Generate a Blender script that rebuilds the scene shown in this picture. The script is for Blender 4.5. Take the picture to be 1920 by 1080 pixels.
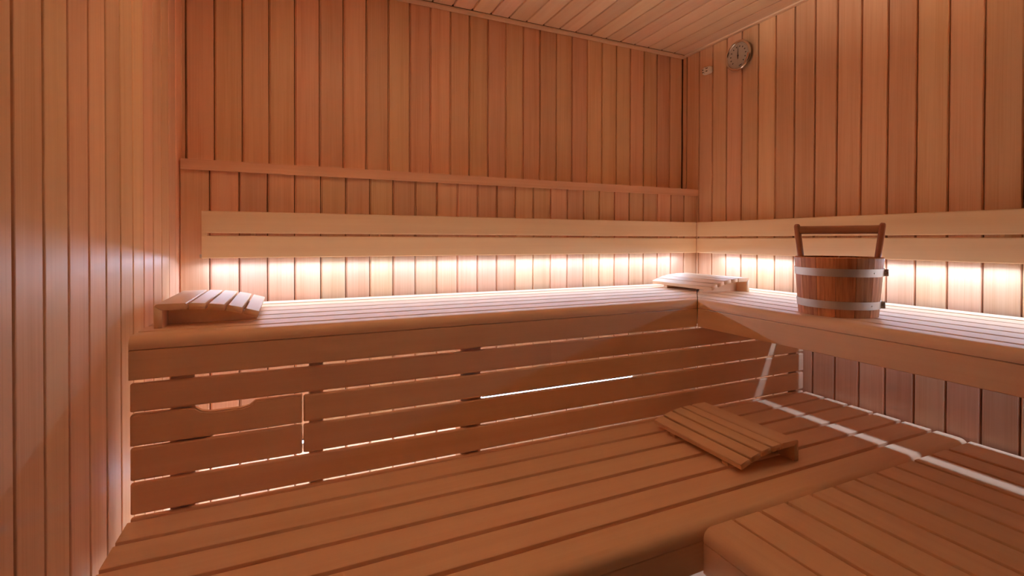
import bpy, bmesh, math, random
from mathutils import Matrix, Vector

for o in list(bpy.data.objects):
    bpy.data.objects.remove(o)
SC = bpy.context.scene
COL = SC.collection
random.seed(7)

# ------------------------------------------------------------------ camera
CAM = bpy.data.cameras.new('camera')
cam = bpy.data.objects.new('camera', CAM)
COL.objects.link(cam)
CAM.sensor_width = 36.0
CAM.lens = 892.2 / 1920 * 36.0
CAM.shift_y = -82.3 / 1920
CAM.clip_start = 0.02
cam.matrix_world = (Matrix.Translation((-1.934, -2.020, 1.100))
                    @ Matrix.Rotation(math.radians(-24.1444), 4, 'Z')
                    @ Matrix.Rotation(math.radians(90 - 0.5341), 4, 'X')
                    @ Matrix.Rotation(math.radians(0.1677), 4, 'Z'))
SC.camera = cam

# ------------------------------------------------------------------ world, exposure
W = bpy.data.worlds.new('outside')
SC.world = W
W.use_nodes = True
W.node_tree.nodes['Background'].inputs['Color'].default_value = (1.0, 0.86, 0.72, 1)
W.node_tree.nodes['Background'].inputs['Strength'].default_value = 0.35
SC.view_settings.view_transform = 'Standard'
SC.view_settings.look = 'None'
SC.view_settings.gamma = 1.0
SC.view_settings.use_curve_mapping = False
SC.view_settings.exposure = 0.66
FILL_LEFT = 11.0  # watts, unseen fill lights added to brighten upper walls and ceiling
FILL_RIGHT = 1.5
LED_COLOUR = (0.68, 0.93, 1.30, 1)
LED_POWER = 1.32        # watts per metre, strips behind the backrests
LED_LOW = 6.0          # watts per metre, strips low behind the skirt
cy = SC.cycles
cy.max_bounces = 10
cy.diffuse_bounces = 8
cy.glossy_bounces = 4
cy.caustics_reflective = False
cy.caustics_refractive = False
cy.use_light_tree = False
cy.sample_clamp_indirect = 6.0
cy.use_denoising = True
cy.use_adaptive_sampling = True
cy.adaptive_threshold = 0.06

# ------------------------------------------------------------------ materials
def nodes_of(name):
    m = bpy.data.materials.new(name)
    m.use_nodes = True
    nt = m.node_tree
    return m, nt, nt.nodes['Principled BSDF']

def wood(name, light, dark, rough=0.5, spec=0.35, vary=0.18, grain=1.0, hue=0.012, coarse=26.0):
    """Wood with the grain along the local X axis of each piece; every piece gets its own cut."""
    m, nt, b = nodes_of(name)
    N, L = nt.nodes.new, nt.links.new
    tc = N('ShaderNodeTexCoord')
    oi = N('ShaderNodeObjectInfo')
    off = N('ShaderNodeVectorMath'); off.operation = 'SCALE'
    off.inputs[0].default_value = (37.0, 11.0, 23.0)
    L(oi.outputs['Random'], off.inputs['Scale'])
    add = N('ShaderNodeVectorMath'); add.operation = 'ADD'
    L(tc.outputs['Object'], add.inputs[0]); L(off.outputs[0], add.inputs[1])
    mp = N('ShaderNodeMapping'); mp.inputs['Scale'].default_value = (1.1, coarse, coarse)
    L(add.outputs[0], mp.inputs['Vector'])
    n1 = N('ShaderNodeTexNoise'); n1.inputs['Scale'].default_value = 1.0
    n1.inputs['Detail'].default_value = 2.0; n1.inputs['Roughness'].default_value = 0.55
    L(mp.outputs[0], n1.inputs['Vector'])
    mp2 = N('ShaderNodeMapping'); mp2.inputs['Scale'].default_value = (4.0, 260.0, 260.0)
    L(add.outputs[0], mp2.inputs['Vector'])
    n2 = N('ShaderNodeTexNoise'); n2.inputs['Scale'].default_value = 1.0
    n2.inputs['Detail'].default_value = 1.0
    L(mp2.outputs[0], n2.inputs['Vector'])
    mix = N('ShaderNodeMath'); mix.operation = 'MULTIPLY_ADD'
    L(n2.outputs['Fac'], mix.inputs[0]); mix.inputs[1].default_value = 0.45 * grain
    sc = N('ShaderNodeMath'); sc.operation = 'MULTIPLY'
    L(n1.outputs['Fac'], sc.inputs[0]); sc.inputs[1].default_value = 1.0
    L(sc.outputs[0], mix.inputs[2])
    rp = N('ShaderNodeValToRGB')
    rp.color_ramp.elements[0].position = 0.48; rp.color_ramp.elements[0].color = (*dark, 1)
    rp.color_ramp.elements[1].position = 0.92; rp.color_ramp.elements[1].color = (*light, 1)
    L(mix.outputs[0], rp.inputs['Fac'])
    hs = N('ShaderNodeHueSaturation')
    v = N('ShaderNodeMapRange'); v.inputs['To Min'].default_value = 1 - vary; v.inputs['To Max'].default_value = 1 + vary * 0.5
    L(oi.outputs['Random'], v.inputs['Value']); L(v.outputs[0], hs.inputs['Value'])
    r2 = N('ShaderNodeMath'); r2.operation = 'MULTIPLY'; r2.inputs[1].default_value = 7.31
    L(oi.outputs['Random'], r2.inputs[0])
    fr = N('ShaderNodeMath'); fr.operation = 'FRACT'; L(r2.outputs[0], fr.inputs[0])
    h = N('ShaderNodeMapRange'); h.inputs['To Min'].default_value = 0.5 - hue; h.inputs['To Max'].default_value = 0.5 + hue
    L(fr.outputs[0], h.inputs['Value']); L(h.outputs[0], hs.inputs['Hue'])
    L(rp.outputs['Color'], hs.inputs['Color'])
    L(hs.outputs['Color'], b.inputs['Base Color'])
    b.inputs['Roughness'].default_value = rough
    b.inputs['Specular IOR Level'].default_value = spec
    return m

def plain(name, col, rough=0.5, metal=0.0, bump=0.0, var=0.06):
    m, nt, b = nodes_of(name)
    N, L = nt.nodes.new, nt.links.new
    tc = N('ShaderNodeTexCoord')
    n = N('ShaderNodeTexNoise'); n.inputs['Scale'].default_value = 60.0
    L(tc.outputs['Object'], n.inputs['Vector'])
    rp = N('ShaderNodeValToRGB')
    rp.color_ramp.elements[0].color = (*[c * (1 - var) for c in col], 1)
    rp.color_ramp.elements[1].color = (*[min(1, c * (1 + var)) for c in col], 1)
    L(n.outputs['Fac'], rp.inputs['Fac']); L(rp.outputs['Color'], b.inputs['Base Color'])
    b.inputs['Roughness'].default_value = rough
    b.inputs['Metallic'].default_value = metal
    if bump:
        bp = N('ShaderNodeBump'); bp.inputs['Strength'].default_value = bump
        L(n.outputs['Fac'], bp.inputs['Height']); L(bp.outputs[0], b.inputs['Normal'])
    return m

M_WALL = wood('alder_panelling', (0.87, 0.57, 0.37), (0.76, 0.44, 0.255), 0.44, 0.45, 0.16, 1.35)
M_BACK = wood('panelling_backing', (0.30, 0.15, 0.08), (0.22, 0.10, 0.05), 0.7, 0.2, 0.0)
M_CEIL = wood('alder_ceiling', (0.93, 0.73, 0.54), (0.87, 0.63, 0.44), 0.45, 0.35, 0.12)
M_BENCH = wood('abachi_bench', (0.87, 0.595, 0.385), (0.82, 0.525, 0.325), 0.5, 0.3, 0.06, 0.7, 0.004)
M_REST = wood('abachi_backrest', (0.90, 0.70, 0.47), (0.85, 0.63, 0.405), 0.5, 0.3, 0.04, 0.7, 0.003)
M_HEAD = wood('abachi_headrest', (0.87, 0.62, 0.41), (0.82, 0.545, 0.345), 0.5, 0.3, 0.05, 0.7, 0.004)
M_LEDGE = wood('alder_ledge', (0.85, 0.55, 0.35), (0.76, 0.45, 0.27), 0.45, 0.4, 0.0)
M_FRAME = wood('pine_framing', (0.80, 0.60, 0.42), (0.70, 0.48, 0.31), 0.6, 0.25, 0.1)
M_PAIL = wood('larch_stave', (0.70, 0.33, 0.14), (0.42, 0.14, 0.05), 0.45, 0.35, 0.26, 1.2, 0.01, 60.0)
M_GRIP = wood('larch_handle', (0.50, 0.24, 0.13), (0.40, 0.17, 0.09), 0.45, 0.35, 0.06)
M_STEEL = plain('galvanised_steel', (0.66, 0.61, 0.55), 0.5, 0.85)
M_BOLT = plain('bolt_steel', (0.60, 0.58, 0.55), 0.25, 1.0)
M_BEZEL = plain('brushed_bezel', (0.72, 0.66, 0.60), 0.22, 1.0)
M_DIAL = plain('dial_face', (0.50, 0.44, 0.38), 0.45)
M_INK = plain('dial_ink', (0.05, 0.035, 0.03), 0.6)
M_RED = plain('dial_red', (0.75, 0.20, 0.06), 0.6)
M_PLASTIC = plain('ivory_plastic', (0.92, 0.86, 0.76), 0.35)
M_DARK = plain('dark_recess', (0.06, 0.04, 0.03), 0.7)
M_ALU = plain('anodised_aluminium', (0.70, 0.70, 0.70), 0.35, 1.0)
M_FLOOR = plain('floor_tile', (0.66, 0.52, 0.38), 0.45, 0.0, 0.02)
M_GROUT = plain('tile_grout', (0.40, 0.34, 0.28), 0.8)

M_GLASS = plain('absorbing_glass', (0.05, 0.04, 0.035), 0.08)  # unseen front, kept dark to soak up bounced light

def led_material():
    m, nt, b = nodes_of('led_diffuser')
    b.inputs['Base Color'].default_value = (0.9, 0.9, 0.9, 1)
    b.inputs['Emission Color'].default_value = LED_COLOUR
    b.inputs['Emission Strength'].default_value = 8.0
    m.cycles.emission_sampling = 'NONE'
    return m
M_LED = led_material()

# ------------------------------------------------------------------ mesh helpers
def finish(me, smooth=True, ang=32, flat=0.3):
    if smooth:
        me.shade_smooth()
        me.set_sharp_from_angle(angle=math.radians(ang))
        if flat:                      # broad faces stay truly flat, only the narrow rounded edges are smoothed
            big = max(p.area for p in me.polygons) * flat
            for p in me.polygons:
                if p.area > big:
                    p.use_smooth = False
    me.update()
    return me

def extrude(prof, length, m0=0.0, m1=0.0, name='piece'):
    """Prism along local X with cross-section prof [(y, z)...]; ends sheared x = end + m*y."""
    n = len(prof)
    vs = [(-length / 2 + m0 * y, y, z) for y, z in prof] + [(length / 2 + m1 * y, y, z) for y, z in prof]
    fs = [tuple(range(n))[::-1], tuple(range(n, 2 * n))]
    for i in range(n):
        j = (i + 1) % n
        fs.append((i, j, n + j, n + i))
    me = bpy.data.meshes.new(name)
    me.from_pydata(vs, [], fs)
    bm = bmesh.new(); bm.from_mesh(me)
    bmesh.ops.recalc_face_normals(bm, faces=bm.faces)
    bm.to_mesh(me); bm.free()
    return finish(me)

def arc(cx_, cz, r, a0, a1, n):
    return [(cx_ + r * math.cos(math.radians(a0 + (a1 - a0) * i / n)),
             cz + r * math.sin(math.radians(a0 + (a1 - a0) * i / n))) for i in range(n + 1)]

def rrect(w, t, r=0.003, seg=2, rb=None):
    """Rounded rectangle, width w along y (centred), z from -t to 0."""
    rb = r if rb is None else rb
    p = []
    p += arc(w / 2 - r, -r, r, 0, 90, seg)
    p += arc(-w / 2 + r, -r, r, 90, 180, seg)
    p += arc(-w / 2 + rb, -t + rb, rb, 180, 270, max(1, seg - 1))
    p += arc(w / 2 - rb, -t + rb, rb, 270, 360, max(1, seg - 1))
    return p

def bevel_box(lx, ly, lz, r=0.004, seg=2, name='piece', origin='c'):
    bm = bmesh.new()
    bmesh.ops.create_cube(bm, size=1.0)
    for v in bm.verts:
        v.co = Vector((v.co.x * lx, v.co.y * ly, v.co.z * lz))
        if origin == 'top':
            v.co.z -= lz / 2
    if r > 0:
        bmesh.ops.bevel(bm, geom=list(bm.edges), offset=r, segments=seg, affect='EDGES', profile=0.5)
    me = bpy.data.meshes.new(name)
    bm.to_mesh(me); bm.free()
    return finish(me)

def lathe(prof, seg=32, name='turned', a0=0.0, a1=360.0):
    """Revolve [(r, z)...] about Z."""
    full = abs(a1 - a0) >= 359.9
    cnt = seg if full else seg + 1
    vs, fs = [], []
    for k in range(cnt):
        a = math.radians(a0 + (a1 - a0) * k / seg)
        for r, z in prof:
            vs.append((r * math.cos(a), r * math.sin(a), z))
    n = len(prof)
    for k in range(seg):
        k2 = (k + 1) % cnt
        for i in range(n - 1):
            fs.append((k * n + i, k2 * n + i, k2 * n + i + 1, k * n + i + 1))
    me = bpy.data.meshes.new(name)
    me.from_pydata(vs, [], fs)
    bm = bmesh.new(); bm.from_mesh(me)
    bmesh.ops.remove_doubles(bm, verts=bm.verts, dist=1e-6)
    bmesh.ops.recalc_face_normals(bm, faces=bm.faces)
    bm.to_mesh(me); bm.free()
    return finish(me, True, 32, 0)

def obj(name, me, mat, parent=None, loc=(0, 0, 0), X=(1, 0, 0), Y=(0, 1, 0)):
    """Link me as one object; X and Y give the directions of its local axes (in parent space)."""
    o = bpy.data.objects.new(name, me)
    COL.objects.link(o)
    if len(me.materials) == 0:
        me.materials.append(mat)
    x, y = Vector(X).normalized(), Vector(Y).normalized()
    z = x.cross(y)
    m = Matrix(((x.x, y.x, z.x, loc[0]), (x.y, y.y, z.y, loc[1]), (x.z, y.z, z.z, loc[2]), (0, 0, 0, 1)))
    if parent is not None:
        o.parent = parent
    o.matrix_basis = m
    return o

def tag(o, label, cat, group=None):
    o['label'] = label; o['category'] = cat
    if group:
        o['group'] = group
    return o

def thing(name, label, cat, loc=(0, 0, 0), rz=0.0, group=None):
    o = bpy.data.objects.new(name, None)
    COL.objects.link(o)
    o.empty_display_size = 0.05
    o.location = loc
    o.rotation_euler = (0, 0, rz)
    return tag(o, label, cat, group)

def struct(o, label=None):
    o['kind'] = 'structure'
    if label:
        o['label'] = label
    return o

def boxes_mesh(name, bxs):
    bm = bmesh.new()
    for (x0, x1, y0, y1, z0, z1) in bxs:
        r = bmesh.ops.create_cube(bm, size=1.0)
        for v in r['verts']:
            v.co = Vector(((x0 + x1) / 2 + v.co.x * (x1 - x0), (y0 + y1) / 2 + v.co.y * (y1 - y0), (z0 + z1) / 2 + v.co.z * (z1 - z0)))
    me = bpy.data.meshes.new(name)
    bm.to_mesh(me); bm.free()
    return me

# ------------------------------------------------------------------ dimensions (metres)
RW = 2.300            # room width (X from -RW to 0)
YF = -2.15            # unseen dark front, set close behind the viewer to absorb light
HC = 2.106            # ceiling height
PB = 0.1085           # how far the lower back wall stands proud
PITCH = RW / 26
BT = 0.015            # board thickness
ZS, ZL = 0.881, 0.474 # seat tops
ZLED = 1.036

# ------------------------------------------------------------------ room shell
floor = struct(obj('floor', boxes_mesh('floor', [(-RW - .1, .1, YF - 1.5, .1, -.05, -.004)]), M_GROUT), 'pale tiled floor glimpsed under the lower bench')
tile = bevel_box(0.296, 0.296, 0.012, 0.0015, 1, 'tile', 'top')
for i in range(8):
    for j in range(8):
        obj('tile', tile, M_FLOOR, floor, (-.15 - .3 * i, -.15 - .3 * j, 0.0))

back_me = boxes_mesh('wall_back', [(-RW - .1, .1, BT - .002, .1, 0, HC + .1),
                                   (-RW - .0, 0, -PB + BT - .002, BT, 0, 1.335)])
wall_back = struct(obj('wall_back', back_me, M_BACK), 'back wall of upright reddish boards, its lower part proud')
wall_left = struct(obj('wall_left', boxes_mesh('wall_left', [(-RW - .1, -RW - BT + .002, YF, .1, 0, HC + .1)]), M_BACK), 'left wall of narrow upright boards')
wall_right = struct(obj('wall_right', boxes_mesh('wall_right', [(BT - .002, .1, YF, .1, 0, HC + .1)]), M_BACK), 'right wall of upright boards behind bucket')
wall_front = struct(obj('wall_front', boxes_mesh('wall_front', [(-RW - .1, .1, YF - .1, YF, 0, HC + .1)]), M_GLASS), 'unseen front wall behind the viewer, dark glass to absorb light')
ceiling = struct(obj('ceiling', boxes_mesh('ceiling', [(-RW - .1, .1, YF, .1, HC + BT - .002, HC + .12)]), M_BACK), 'boarded ceiling of narrow planks above the corner')

def board_profile(w):
    g = 0.0070                      # open joint
    f = (w - g) / 2
    c = 0.0022
    # face at z = 0, tongue showing in the joint on the +y side
    return [(-f, -BT), (f + g * .55, -BT), (f + g * .55, -0.0080), (f, -0.0080), (f, -c), (f - c * .35, -c * .35), (f - c, 0),
            (-f + c, 0), (-f + c * .35, -c * .35), (-f, -c)]

def wall_boards(parent, length, spots, mat, X, Ydir, to_loc):
    cache = {}
    for a, b in spots:
        w = round(b - a, 5)
        if w not in cache:
            cache[w] = extrude(board_profile(w), length, name='board')
        obj('board', cache[w], mat, parent, to_loc((a + b) / 2), X, Ydir)

grid = [(-RW + i * PITCH, -RW + (i + 1) * PITCH) for i in range(26)]
# back wall: face towards -Y ; local X up, local Y along world X, local Z = X x Y
# (0,0,1) x (1,0,0) = (0,1,0) -> faces +Y, so run local Y along -X
wall_boards(wall_back, HC - 1.36, grid, M_WALL, (0, 0, 1), (-1, 0, 0), lambda c: (c, 0, (HC + 1.36) / 2))
wall_boards(wall_back, 1.335, grid, M_WALL, (0, 0, 1), (-1, 0, 0), lambda c: (c, -PB, 1.335 / 2))
# right wall: face towards -X
ys = [(-.0324, 0.0), (-.1209, -.0324)] + [(-.1209 - PITCH * (k + 1), -.1209 - PITCH * k) for k in range(23)]
wall_boards(wall_right, HC, ys, M_WALL, (0, 0, 1), (0, 1, 0), lambda c: (0, c, HC / 2))
# left wall: face towards +X
yl = [(-.0612, 0.0), (-.1497, -.0612)] + [(-.1497 - PITCH * (k + 1), -.1497 - PITCH * k) for k in range(23)]
wall_boards(wall_left, HC, yl, M_WALL, (0, 0, 1), (0, -1, 0), lambda c: (-RW, c, HC / 2))
# ceiling boards run towards the viewer, faces down
wall_boards(ceiling, -YF - .034, grid, M_CEIL, (0, -1, 0), (-1, 0, 0), lambda c: (c, (YF - .034) / 2, HC))

# trims
ledge = struct(obj('trim_1', boxes_mesh('trim_1', [(-RW + .006, -.003, -PB - .012, -.001, 1.338, 1.368)]), M_LEDGE), 'cap ledge running along the step of the back wall')
struct(ledge)
obj('bead', extrude(rrect(.008, .004, .0015), RW - .012, name='bead'), M_LEDGE, ledge, (-RW / 2, -PB - .0125, 1.3365), (1, 0, 0), (0, 0, 1))
struct(obj('trim_2', extrude(rrect(.032, .009, .002), RW - .002, name='trim_2'), M_CEIL, None, (-RW / 2, -.0165, HC - .0095), (1, 0, 0), (0, -1, 0)), 'narrow ceiling trim over the back wall')
struct(obj('trim_3', extrude(rrect(.020, .009, .002), -YF - .034, name='trim_3'), M_CEIL, None, (-.0105, (YF - .034) / 2, HC - .0095), (0, 1, 0), (1, 0, 0)), 'narrow ceiling trim over the right wall')

# ------------------------------------------------------------------ LED strips
def led_strip(label, loc, length, X, Y, watts, group, tilt=0.0, spread=180, hw=.0058):
    """Aluminium channel open downwards with an opal diffuser; the strip's own light sits just under the diffuser."""
    t = thing('led_strip', label, 'light', loc, 0, group)
    up = tuple(Vector(X).cross(Vector(Y)) * .012)
    q = hw - .001
    prof = [(-hw, 0), (hw, 0), (hw, -.012), (q, -.012), (q, -.0015), (-q, -.0015), (-q, -.012), (-hw, -.012)]
    obj('profile', extrude(prof, length, name='profile'), M_ALU, t, up, X, Y)
    obj('diffuser', extrude([(-q + .0001, -.0090), (q - .0001, -.0090), (q - .0001, -.0108), (-q + .0001, -.0108)], length, name='diffuser'), M_LED, t, up, X, Y)
    li = bpy.data.lights.new('strip_light', 'AREA')
    li.shape = 'RECTANGLE'; li.size = length; li.size_y = .006
    li.energy = watts * length
    li.color = LED_COLOUR[:3]
    li.spread = math.radians(spread)
    o = bpy.data.objects.new('strip_light', li); COL.objects.link(o)
    o.parent = t
    x, y = Vector(X), Vector(Y); z = x.cross(y)
    # tilted about the strip's length so that it throws out over the seat
    o.matrix_basis = (Matrix(((x.x, y.x, z.x, 0), (x.y, y.y, z.y, 0), (x.z, y.z, z.z, 0), (0, 0, 0, 1)))
                      @ Matrix.Translation((0, 0, -.0025)) @ Matrix.Rotation(tilt, 4, 'X'))
    return t
DLED = 0.037
TILT = math.radians(24)
LOW_TILT = math.radians(60)
led_strip('white light strip glowing below the backrest on the long back wall', (-1.182, -PB - DLED, ZLED), 2.106, (1, 0, 0), (0, 1, 0), LED_POWER, 'led strips behind the backrests', -TILT)
led_strip('white light strip glowing below the backrest behind the wooden bucket', (-DLED, -1.19, ZLED), 1.84, (0, 1, 0), (-1, 0, 0), LED_POWER, 'led strips behind the backrests', math.radians(20))
led_strip('light strip low on back wall, seen as a white line through skirt gap', (-.825, -PB - .0135, .4175), .79, (1, 0, 0), (0, 0, -1), LED_LOW * .3, 'led strips under the upper bench', LOW_TILT, 115, .011)
led_strip('light strip low on back wall behind left half of the skirt', (-1.775, -PB - .0135, .357), .95, (1, 0, 0), (0, 0, -1), LED_LOW, 'led strips under the upper bench', LOW_TILT, 115)

# ------------------------------------------------------------------ fill lights added out of view, in invented slatted shades
def fill(label, loc, sx, watts, aim):
    """Added fill light in an open-topped shade on a side wall; sx = +1 on the left wall, -1 on the right wall."""
    t = thing('fill_uplight', label, 'fill light', loc, 0, 'added fill lights out of view')
    obj('back_plate', bevel_box(.014, .34, .20, .002, 1, 'back_plate'), M_BENCH, t, (sx * .0085, 0, .10))
    obj('bottom_board', bevel_box(.10, .34, .014, .002, 1, 'bottom_board'), M_BENCH, t, (sx * .065, 0, .010))
    for k in range(5):
        obj('shade_slat', bevel_box(.010, .34, .034, .002, 1, 'shade_slat'), M_BENCH, t, (sx * .118, 0, .022 + k * .0385))
    for s in (-1, 1):
        obj('shade_side', bevel_box(.098, .012, .19, .002, 1, 'shade_side'), M_BENCH, t, (sx * .0645, s * .163, .110))
    li = bpy.data.lights.new('fill_area', 'AREA')
    li.shape = 'RECTANGLE'; li.size = .28; li.size_y = .06
    li.energy = watts; li.color = (1.0, 0.86, 0.66)
    o = bpy.data.objects.new('fill_area', li); COL.objects.link(o); o.parent = t
    o.location = (sx * .062, 0, .175)
    # aimed up at the ceiling over the benches
    aim = Vector(aim).normalized()
    o.rotation_euler = aim.to_track_quat('-Z', 'Y').to_euler()
    li.spread = math.radians(64)
    return t
fill('unseen light added as uplight on the left wall beside the viewer', (-RW, -1.00, 1.67), 1, FILL_LEFT, (.90, .02, .52))
fill('unseen light added as uplight on the right wall nearer than the bucket', (0, -1.62, 1.82), -1, FILL_RIGHT, (-.5, .65, .55))

# ------------------------------------------------------------------ backrests
BD = 0.062            # backrest face distance from the wall
tb = 0.016
t = thing('backrest', 'long pale two-rail backrest on the back wall with closed left end', 'backrest', (-1.15, -PB - BD, 1.035), 0, 'pale backrests over the upper bench')
x0, x1 = -2.226 + 1.15, -BD - .003 + 1.15
for z0, z1 in ((1.119, 1.193), (1.035, 1.1105)):
    obj('rail', extrude(rrect(z1 - z0, tb, .003), x1 - x0, 0, 0, name='rail'), M_REST, t, ((x0 + x1) / 2, 0, (z0 + z1) / 2 - 1.035), (1, 0, 0), (0, 0, 1))
obj('end_block', bevel_box(.0158, .0155, .0104, .0004, 1, 'end_block'), M_REST, t, (x0 + .0079, .0079, 1.1148 - 1.035))
for xx in (-2.079, -1.643, -1.151, -.657, -.17):
    obj('bracket', bevel_box(.012, .044, .11, .001, 1, 'bracket'), M_REST, t, (xx + 1.15, tb + .0225, .104))
t = thing('backrest', 'pale two-rail backrest on the right wall behind the bucket', 'backrest', (-BD, -1.4, 1.035), 0, 'pale backrests over the upper bench')
y0, y1 = -2.13 + 1.4, -PB - BD - .003 + 1.4
for z0, z1 in ((1.119, 1.193), (1.035, 1.1105)):
    obj('rail', extrude(rrect(z1 - z0, tb, .003), y1 - y0, 0, 0, name='rail'), M_REST, t, (0, (y0 + y1) / 2, (z0 + z1) / 2 - 1.035), (0, -1, 0), (0, 0, 1))
for yy in (-.25, -.793, -1.332, -1.9):
    obj('bracket', bevel_box(.044, .012, .11, .001, 1, 'bracket'), M_REST, t, (tb + .0225, yy + 1.4, .104))

# ------------------------------------------------------------------ upper benches (mitred in the corner)
ST = 0.024            # slat thickness
rows = [(.038, .100), (.121, .191), (.201, .276), (.286, .361), (.371, .446), (.456, .531)]  # distance from wall
NOSE = (.541, .604)
DEPTH = .604
def nosing_profile(w, th, r):
    p = [(-w / 2, -th), (-w / 2, -.003)] + [(-w / 2 + .001, -.001), (-w / 2 + .003, 0)]
    p += arc(w / 2 - r, -r, r, 90, 0, 7)
    p += [(w / 2, -th)]
    return p
MG = .002             # half of the open mitre joint

def upper_bench(name, label, back):
    """Local frame: x runs along the wall away from the corner, y is the distance from the wall."""
    if back:
        t = thing(name, label, 'bench', (0, -PB, 0), 0, 'upper sauna benches')
        ax, ay, far = Vector((-1, 0, 0)), Vector((0, -1, 0)), 2.279
    else:
        t = thing(name, label, 'bench', (0, -PB, 0), 0, 'upper sauna benches')
        ax, ay, far = Vector((0, -1, 0)), Vector((-1, 0, 0)), 2.02
    up = Vector((0, 0, 1))
    def put(nm, me, mat, s, d, z, X, Y):
        return obj(nm, me, mat, t, tuple(ax * s + ay * d + up * z), X, Y)
    # keep local Z up: if ax x ay points down, run the piece the other way round
    flip = ax.cross(ay).z < 0
    for (a, b) in rows + [NOSE]:
        c, w = (a + b) / 2, b - a
        # joint end at s = d + MG (45 degrees), far end at s = far
        L = far - (c + MG)
        nose = (a, b) == NOSE
        X = -ax if flip else ax
        if flip:
            me = extrude(nosing_profile(w, .029, .022) if nose else rrect(w, ST, .0025), L, 0, -1, name='slat')
        else:
            me = extrude(nosing_profile(w, .029, .022) if nose else rrect(w, ST, .0025), L, 1, 0, name='slat')
        put('nosing' if nose else 'slat', me, M_BENCH, far - L / 2, c, ZS, tuple(X), tuple(ay))
    # front board under the nosing: upright, mitred
    h = .0665
    c = DEPTH - .0115
    L = far - (c + MG)
    X = -ax if flip else ax
    pr = [(y, z) for y, z in rrect(.023, h, .0015, 1)]
    me = extrude(pr, L, *((0, -1) if flip else (1, 0)), name='front_board')
    put('front_board', me, M_BENCH, far - L / 2, c, ZS - .0305, tuple(X), tuple(ay))
    return t, put, ax, ay

tb_back, put, ax, ay = upper_bench('sauna_bench', 'upper slatted bench along the back wall, mitred at corner', True)
for s in (.80, 1.17, 1.53, 1.96, 2.21):
    put('bearer', bevel_box(.045, .52, .060, .002, 1, 'bearer'), M_FRAME, s, .298, ZS - ST - .0305, (1, 0, 0), (0, 1, 0))
# diagonal batten and post added to block light through the mitre joint
obj('light_stop_batten', bevel_box(.80, .05, .045, .002, 1, 'light_stop_batten'), M_FRAME, tb_back, (-.300, -.300, ZS - ST - .0235), (-1, -1, 0), (1, -1, 0))
obj('light_stop_post', bevel_box(.05, .05, .064, .002, 1, 'light_stop_post'), M_FRAME, tb_back, (-.548, -.548, ZS - .0315 - .032), (-1, -1, 0), (1, -1, 0))
tb_right, put, ax, ay = upper_bench('sauna_bench', 'upper slatted bench along the right wall carrying the bucket', False)
for s in (1.50, 1.92):
    put('bearer', bevel_box(.52, .045, .060, .002, 1, 'bearer'), M_FRAME, s, .298, ZS - ST - .0305, (1, 0, 0), (0, 1, 0))

# ------------------------------------------------------------------ skirt under the upper back bench
YS = -PB - DEPTH + .003          # face of the skirt slats
SKT = .014
def skirt_slat(parent, px, x0, x1, z0, z1, nm='slat'):
    me = bevel_box(x1 - x0, SKT, z1 - z0 - .0030, .0045, 3, 'slat')
    return obj(nm, me, M_BENCH, parent, ((x0 + x1) / 2 - px, 0, (z0 + z1) / 2))
sk = thing('bench_skirt', 'slatted skirt of long horizontal boards below the upper back bench', 'skirt', (-1.14, YS + SKT / 2, 0))
XJ = -1.925
skirt_slat(sk, -1.14, -2.278, -.010, .7095, .777)
skirt_slat(sk, -1.14, XJ + .0015, -.010, .6350, .7060)
skirt_slat(sk, -1.14, XJ + .0015, -.010, .5565, .6310)
skirt_slat(sk, -1.14, -2.278, -.010, .4790, .5525)
skirt_slat(sk, -1.14, -2.278, -.010, .4020, .4750)
for xx, w in ((-2.182, .05), (-1.893, .034), (-1.472, .064), (-.06, .05)):
    obj('post', bevel_box(w, .045, .796, .002, 1, 'post'), M_FRAME, sk, (xx + 1.14, SKT / 2 + .0235, .398))
# removable access panel: two short slats, a finger notch in the upper one
ap = thing('access_panel', 'short removable two-slat panel with finger notch at left of skirt', 'panel', ((XJ - 2.278) / 2, YS + SKT / 2, .5565))
pc = (XJ - 2.278) / 2
xa, xb = -2.278 - pc, XJ - .0015 - pc
za, zb = .6350 - .5565, .7060 - .5565
r = .006
pts = [(xa, za), (xb, za), (xb, zb)]
n0, n1 = -2.155 - pc, -2.030 - pc
pts += [(n1, zb), (n1 - .014, zb - .010), (n1 - .03, zb - .0135), (n0 + .03, zb - .0135), (n0 + .012, zb - .009), (n0, zb)]
pts += [(xa + r, zb), (xa + .0018, zb - .0018), (xa, zb - r)]
bm = bmesh.new()
fv = [bm.verts.new((x, -SKT / 2, z)) for x, z in pts]
bv = [bm.verts.new((x, SKT / 2, z)) for x, z in pts]
bm.faces.new(fv); bm.faces.new(bv[::-1])
for i in range(len(pts)):
    j = (i + 1) % len(pts)
    bm.faces.new((fv[j], fv[i], bv[i], bv[j]))
bmesh.ops.recalc_face_normals(bm, faces=bm.faces)
bmesh.ops.bevel(bm, geom=[e for e in bm.edges if e.verts[0].co.y < 0 and e.verts[1].co.y < 0], offset=.0035, segments=2, affect='EDGES')
me = bpy.data.meshes.new('slat'); bm.to_mesh(me); bm.free(); finish(me)
obj('notched_slat', me, M_BENCH, ap)['label'] = 'upper slat with shallow finger notch'
skm = bevel_box(XJ - .0015 + 2.278, SKT, .0733, .0045, 3, 'slat')
obj('slat', skm, M_BENCH, ap, (-.0007, 0, .0745 / 2))
obj('batten', bevel_box(.06, .02, .12, .002, 1, 'batten'), M_FRAME, ap, (-.05, SKT / 2 + .0105, .068))

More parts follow.
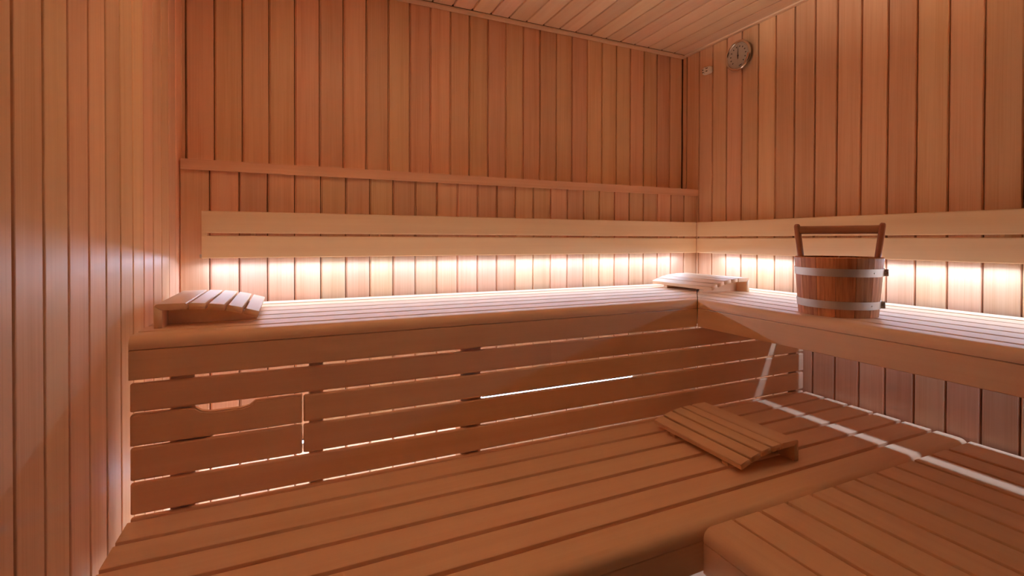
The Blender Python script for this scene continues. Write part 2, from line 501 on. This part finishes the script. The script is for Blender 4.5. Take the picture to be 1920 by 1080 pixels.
# ------------------------------------------------------------------ lower bench along the back
YB0 = -.722
lb = thing('sauna_bench', 'lower slatted bench below the upper back bench, headrest on it', 'bench', (-1.145, -.98, 0), 0, 'lower sauna benches')
for k in range(5):
    yc = YB0 - k * .0885 - .03875
    obj('slat', bevel_box(2.267, .0765, .026, .0025, 2, 'slat', 'top'), M_BENCH, lb, (-.0015, yc + .98, ZL))
yn0, yn1 = YB0 - 5 * .0885, -1.248
w = yn0 - yn1
obj('nosing', extrude(nosing_profile(w, .030, .022), 2.267, name='nosing'), M_BENCH, lb, (-.0015, (yn0 + yn1) / 2 + .98, ZL), (-1, 0, 0), (0, -1, 0))
obj('front_board', extrude(rrect(.023, .067, .0015, 1), 2.267, name='front_board'), M_BENCH, lb, (-.0015, yn1 + .0115 + .98, ZL - .0315), (-1, 0, 0), (0, -1, 0))
for s in (-2.0, -1.47, -.9, -.45):
    obj('bearer', bevel_box(.045, .46, .05, .002, 1, 'bearer'), M_FRAME, lb, (s + 1.145, -.965 + .98, ZL - .026 - .0255))
    for yy in (-.78, -1.16):
        obj('leg', bevel_box(.045, .045, .395, .002, 1, 'leg'), M_FRAME, lb, (s + 1.145, yy + .98, .1975))

# ------------------------------------------------------------------ lower bench (platform) along the right wall
Y0, Y1 = -1.254, -2.13
yl_, yc_ = Y0 - Y1, (Y0 + Y1) / 2
pb = thing('sauna_bench', 'wide lower platform of slats running toward the viewer at right', 'bench', (-.57, yc_, 0), 0, 'lower sauna benches')
e = -1.048
for k in range(10):
    a = e + k * .0893
    obj('slat', bevel_box(yl_, .0780, .026, .0025, 2, 'slat', 'top'), M_BENCH, pb, (a + .005 + .0397 + .57, 0, ZL), (0, -1, 0), (1, 0, 0))
obj('slat', bevel_box(yl_, .128, .026, .0035, 3, 'slat', 'top'), M_BENCH, pb, (-.150 + .064 + .0057 + .57, 0, ZL), (0, -1, 0), (1, 0, 0))
w = .085
obj('nosing', extrude(nosing_profile(w, .030, .022), yl_, name='nosing'), M_BENCH, pb, (-1.133 + w / 2 + .57, 0, ZL), (0, 1, 0), (-1, 0, 0))
obj('front_board', extrude(rrect(.023, .067, .0015, 1), yl_, name='front_board'), M_BENCH, pb, (-1.133 + .0115 + .57, 0, ZL - .0315), (0, 1, 0), (-1, 0, 0))
for yy in (-1.32, -1.70, -2.05):
    obj('bearer', bevel_box(1.0, .045, .05, .002, 1, 'bearer'), M_FRAME, pb, (-.56 + .57, yy - yc_, ZL - .026 - .0255))
    for xx in (-.98, -.12):
        obj('leg', bevel_box(.045, .045, .395, .002, 1, 'leg'), M_FRAME, pb, (xx + .57, yy - yc_, .1975))

# ------------------------------------------------------------------ headrests
HL = .3406
# top edge of each slat across the profile: (u0, z0, u1, z1), u from the upright panel
HS = [(.0, .0590, .0660, .0590), (.0720, .0588, .1070, .0565), (.1130, .0560, .1490, .0510), (.1550, .0498, .1890, .0410), (.1945, .0390, .2275, .0285)]
TH = .0155
def make_headrest():
    t = thing('headrest', 'x', 'headrest', (0, 0, 0), 0, 'curved slatted headrests')
    for k, (u0, z0, u1, z1) in enumerate(HS):
        d = Vector((u1 - u0, z1 - z0)); n = Vector((d.y, -d.x)).normalized() * TH   # downwards
        a, b = Vector((u0, z0)), Vector((u1, z1))
        if k == 0:
            prof = [(.0035, .0590 - .0008), (.007, .0590), (u1 - .002, z1), (u1, z1 - .002), (u1, z1 - TH), (.0168, .059 - TH), (.0008, .0540)]
            prof = [(0.0005, .0535), (.0035, .0582), (.007, .0590), (u1 - .002, z1), (u1, z1 - .002), (u1, z1 - TH), (.0172, .059 - TH)]
        else:
            e = d.normalized() * .002; m = n.normalized() * .002
            P = [a + m, a + e, b - e, b + m, b + n, a + n]
            prof = [(p.x, p.y) for p in P]
        # prism along local X: local X -> v (length), local Y -> u, local Z -> up (X x Y)
        me = extrude([(u, z) for u, z in prof], HL, name='slat')
        bm = bmesh.new(); bm.from_mesh(me)
        for v in bm.verts:                       # keep u as is: mirror-free mapping (x=v, y=-u)
            v.co.y = -v.co.y
        bmesh.ops.recalc_face_normals(bm, faces=bm.faces)
        bm.to_mesh(me); bm.free(); finish(me)
        obj('slat', me, M_HEAD, t, (0, HL / 2, 0), (0, 1, 0), (-1, 0, 0))
    prof = [(.0, .0), (.0165, .0), (.0165, .0430), (.0003, .0528)]
    me = extrude([(-u, z) for u, z in prof], HL, name='end_panel')
    obj('end_panel', me, M_HEAD, t, (0, HL / 2, 0), (0, 1, 0), (-1, 0, 0))
    # two curved bearers under the slats
    for v in (.075, HL - .060):
        top = [(.0170, .0430), (.066, .0430), (.107, .0405), (.149, .0348), (.189, .0248), (.215, .0160), (.219, .0075), (.217, 0.0), (.0170, 0.0)]
        me = extrude([(-u, z) for u, z in top], .020, name='side_bearer')
        obj('side_bearer', me, M_HEAD, t, (0, v, 0), (0, 1, 0), (-1, 0, 0))
    return t
def copy_tree(o, parent=None):
    c = o.copy(); COL.objects.link(c); c.parent = parent
    for ch in o.children:
        k = ch.copy(); COL.objects.link(k); k.parent = c
    return c
h1 = make_headrest()
h3 = copy_tree(h1); h2 = copy_tree(h1)
h1.location = (-2.2551, -.6128, ZS + .0002); h1.rotation_euler.z = .02
h1['label'] = 'curved slatted headrest at left end of upper bench against left wall'
# the other two have the upright panel on the right: turn by 180 degrees and shift by the length
def turned(o, x, y, th):
    o.rotation_euler.z = th
    o.location = (x - HL * -math.sin(th), y - HL * math.cos(th), o.location.z)
h3.location.z = ZL + .0002; turned(h3, -.6354, -1.1222, 3.1298)
h3['label'] = 'curved slatted headrest lying on the lower bench'
h2.location.z = ZS + .0002; turned(h2, -.1772, -.5808, 3.172)
h2['label'] = 'curved slatted headrest in the corner on the upper benches'

# ------------------------------------------------------------------ wooden bucket
PX, PY, RB, RT, PH = -.4517, -1.1129, .0988, .1105, .1705
pail = thing('bucket', 'wooden stave bucket with two steel hoops and tall handle on upper bench', 'bucket', (PX, PY, ZS), 0)
NST = 14
def stave_mesh():
    th = .016
    a = math.pi / NST
    gap = .0006
    vs = []
    for z, r in ((0, RB), (PH - .002, RT - .0002), (PH, RT - .002)):
        w_o = r * math.tan(a) - gap; ri = r - th; w_i = ri * math.tan(a) - gap
        bul = r / math.cos(a) - r
        # outer face slightly curved: 4 points, inner face 2 points
        vs += [(z, -w_o, r), (z, -w_o * .35, r + bul * .55), (z, w_o * .35, r + bul * .55), (z, w_o, r), (z, w_i, ri), (z, -w_i, ri)]
    n = 6; fs = [tuple(range(n))[::-1], tuple(range(12, 18))]
    for lv in (0, 6):
        for i in range(n):
            j = (i + 1) % n
            fs.append((lv + i, lv + j, lv + n + j, lv + n + i))
    me = bpy.data.meshes.new('stave'); me.from_pydata(vs, [], fs)
    bm = bmesh.new(); bm.from_mesh(me); bmesh.ops.recalc_face_normals(bm, faces=bm.faces); bm.to_mesh(me); bm.free()
    return finish(me)
sm = stave_mesh()
A_VIEW = math.atan2(-2.02 - PY, -1.934 - PX)          # bearing of the room's open side
for k in range(NST):
    a = A_VIEW + (k + .42) * 2 * math.pi / NST
    # local X up, local Z outward, local Y tangential
    out = Vector((math.cos(a), math.sin(a), 0)); up = Vector((0, 0, 1)); tan = out.cross(up)
    obj('stave', sm, M_PAIL, pail, (0, 0, 0), up, tan)
obj('base_board', lathe([(0, .006), (RB - .017, .006), (RB - .017, .016), (0, .016)], 28, 'base_board'), M_PAIL, pail)
def hoop(z, h):
    rr = lambda zz: (RB + (RT - RB) * zz / PH) * 1.018 + .0006
    t_ = .0016
    prof = [(rr(z), z), (rr(z) + t_, z), (rr(z + h) + t_, z + h), (rr(z + h), z + h), (rr(z), z)]
    return lathe(prof, 56, 'hoop'), rr(z + h / 2) + t_
ALUG = A_VIEW + math.radians(84)
hz = []
for z, h in ((.0235, .0225), (.1165, .0225)):
    me, r_ = hoop(z, h)
    ho = obj('hoop', me, M_STEEL, pail)
    out = Vector((math.cos(ALUG), math.sin(ALUG), 0)); tan = Vector((-out.y, out.x, 0))
    for s in (-1, 1):
        obj('lug', bevel_box(.0022, .010, h - .003, .0006, 1, 'lug'), M_STEEL, ho, tuple(out * (r_ + .0045) + tan * (.0045 * s) + Vector((0, 0, z + h / 2))), tuple(tan), tuple(out))
    cyl = lathe([(0, -.010), (.0042, -.010), (.0042, -.006), (.0022, -.006), (.0022, .006), (.0042, .006), (.0042, .010), (0, .010)], 10, 'bolt')
    # bolt axis along tan
    zz = tan; xx = Vector((0, 0, 1)); yy = zz.cross(xx)
    obj('bolt', cyl, M_BOLT, ho, tuple(out * (r_ + .005) + Vector((0, 0, z + h / 2))), tuple(xx), tuple(yy))
    ar = A_VIEW + math.radians(50)
    o2 = Vector((math.cos(ar), math.sin(ar), 0))
    rv = lathe([(0, .0012), (.0016, .0009), (.0022, 0)], 8, 'rivet')
    obj('rivet', rv, M_BOLT, ho, tuple(o2 * (r_ + .0002) + Vector((0, 0, z + h / 2))), (0, 0, 1), tuple(o2.cross(Vector((0, 0, 1)))))
# handle: two uprights inside the rim, splayed, and a grip between
hd = Vector((.52, -.855, 0)).normalized()
hd = Matrix.Rotation(math.radians(-6), 3, 'Z') @ hd
hp = Vector((-hd.y, hd.x, 0))
def upright(s):
    b0 = hd * (s * .0835) + Vector((0, 0, .06)); b1 = hd * (s * .1075) + Vector((0, 0, .2705))
    ax_ = (b1 - b0); L = ax_.length; ax_.normalize()
    bm = bmesh.new()
    ns = 12
    prof = rrect(.030, .015, .0055, 3)
    lv = [0, L - .008, L - .003, L]
    sc_ = [1, 1, .85, .55]
    vs = []
    for l, q in zip(lv, sc_):
        vs.append([bm.verts.new((l, y * q, (z + .0075) * q)) for y, z in prof])
    for a_, b_ in zip(vs, vs[1:]):
        for i in range(len(prof)):
            j = (i + 1) % len(prof)
            bm.faces.new((a_[i], a_[j], b_[j], b_[i]))
    bm.faces.new(vs[0][::-1]); bm.faces.new(vs[-1])
    bmesh.ops.recalc_face_normals(bm, faces=bm.faces)
    me = bpy.data.meshes.new('handle_upright'); bm.to_mesh(me); bm.free(); finish(me, True, 40, 0)
    return obj('handle_upright', me, M_GRIP, pail, tuple(b0), tuple(ax_), tuple(hp))
upright(-1); upright(1)
gz = .2515
gl = 2 * .0985
obj('grip', extrude(rrect(.024, .025, .009, 4), gl, name='grip'), M_GRIP, pail, (0, 0, gz + .0125), tuple(hd), tuple(hp))

# ------------------------------------------------------------------ thermometer
TY, TZ, TR = -.384, 1.980, .0705
th = thing('thermometer', 'round dial thermometer with steel rim high on right wall', 'thermometer', (0, TY, TZ))
# dial frame: local X up, local Y to the right as seen from the room (towards -Y), local Z out of the wall (-X)
UX, UY = (0, 0, 1), (0, 1, 0)
def dial(nm, me, mat, u=0, v=0, w=0, par=th, rot=0.0):
    """u up, v to the right as seen, w out from the wall."""
    c_, s_ = math.cos(rot), math.sin(rot)
    return obj(nm, me, mat, par, (-w, -v, u), (0, -s_, c_), (0, c_, s_))
dial('case', lathe([(0, .0005), (.055, .0005), (.058, .004), (.060, .018), (TR - .004, .019), (TR, .022), (TR, .026), (TR - .003, .029), (TR - .009, .0285), (TR - .0115, .0255), (TR - .012, .0235)], 48, 'case'), M_BEZEL)
face = dial('dial_face', lathe([(0, .0238), (TR - .0115, .0238), (TR - .0115, .022), (0, .022)], 48, 'dial_face'), M_DIAL)
def mark(nm, lx, ly, ang, rad, mat, rot=None):
    """small raised mark on the dial at clock angle ang (degrees clockwise from top)"""
    a = math.radians(ang)
    u, v = rad * math.cos(a), rad * math.sin(a)
    xd = Vector((math.cos(a), -math.sin(a), 0)); yd = Vector((0, 0, 1)).cross(xd)      # in the dial's own frame
    return obj(nm, boxes_mesh(nm, [(-lx / 2, lx / 2, -ly / 2, ly / 2, 0, .0004)]), mat, face, (u, -v, .02385), tuple(xd), tuple(yd))
for k in range(12):
    mark('tick', .007, .0045, -135 + k * 270 / 11, .042, M_INK)
for k in range(34):
    if k % 3:
        mark('tick', .003, .0008, -135 + k * 270 / 33, .053, M_INK)
for k in range(7):
    mark('red_zone', .0035, .0062, 98 + k * 6.2, .0545, M_RED)
mark('maker_mark', .0035, .016, 165, .050, M_INK)
ndm = bpy.data.meshes.new('needle')
ndm.from_pydata([(-.016, -.0012, 0), (-.016, .0012, 0), (-.004, .0022, 0), (.004, .0016, 0), (.047, 0, 0), (.004, -.0016, 0), (-.004, -.0022, 0)]
                + [(-.016, -.0012, .001), (-.016, .0012, .001), (-.004, .0022, .001), (.004, .0016, .001), (.047, 0, .001), (.004, -.0016, .001), (-.004, -.0022, .001)], [],
                [(0, 1, 2, 3, 4, 5, 6), (13, 12, 11, 10, 9, 8, 7)] + [(i, (i + 1) % 7, 7 + (i + 1) % 7, 7 + i) for i in range(7)])
bm = bmesh.new(); bm.from_mesh(ndm); bmesh.ops.recalc_face_normals(bm, faces=bm.faces); bm.to_mesh(ndm); bm.free()
dial('needle', ndm, M_INK, 0, 0, .0249)
dial('hub', lathe([(0, .0275), (.0025, .0272), (.0034, .0265), (.0036, .0245)], 12, 'hub'), M_INK)

# ------------------------------------------------------------------ temperature sensor housing
sn = thing('temperature_sensor', 'small ivory slotted sensor housing on right wall below ceiling', 'sensor', (0, -.190, 1.972))
obj('housing', bevel_box(.036, .052, .030, .0105, 4, 'housing'), M_PLASTIC, sn, (-.0155, 0, 0), UX, UY)
obj('rib', bevel_box(.034, .004, .006, .0015, 2, 'rib'), M_PLASTIC, sn, (-.030, .006, 0), UX, UY)
for u, v, l in ((.007, -.009, .014), (-.007, -.008, .012), (.005, .016, .009), (-.008, .015, .008)):
    obj('vent_slot', bevel_box(.0045, l, .002, .0008, 1, 'vent_slot'), M_DARK, sn, (-.0302, v, u), UX, UY)
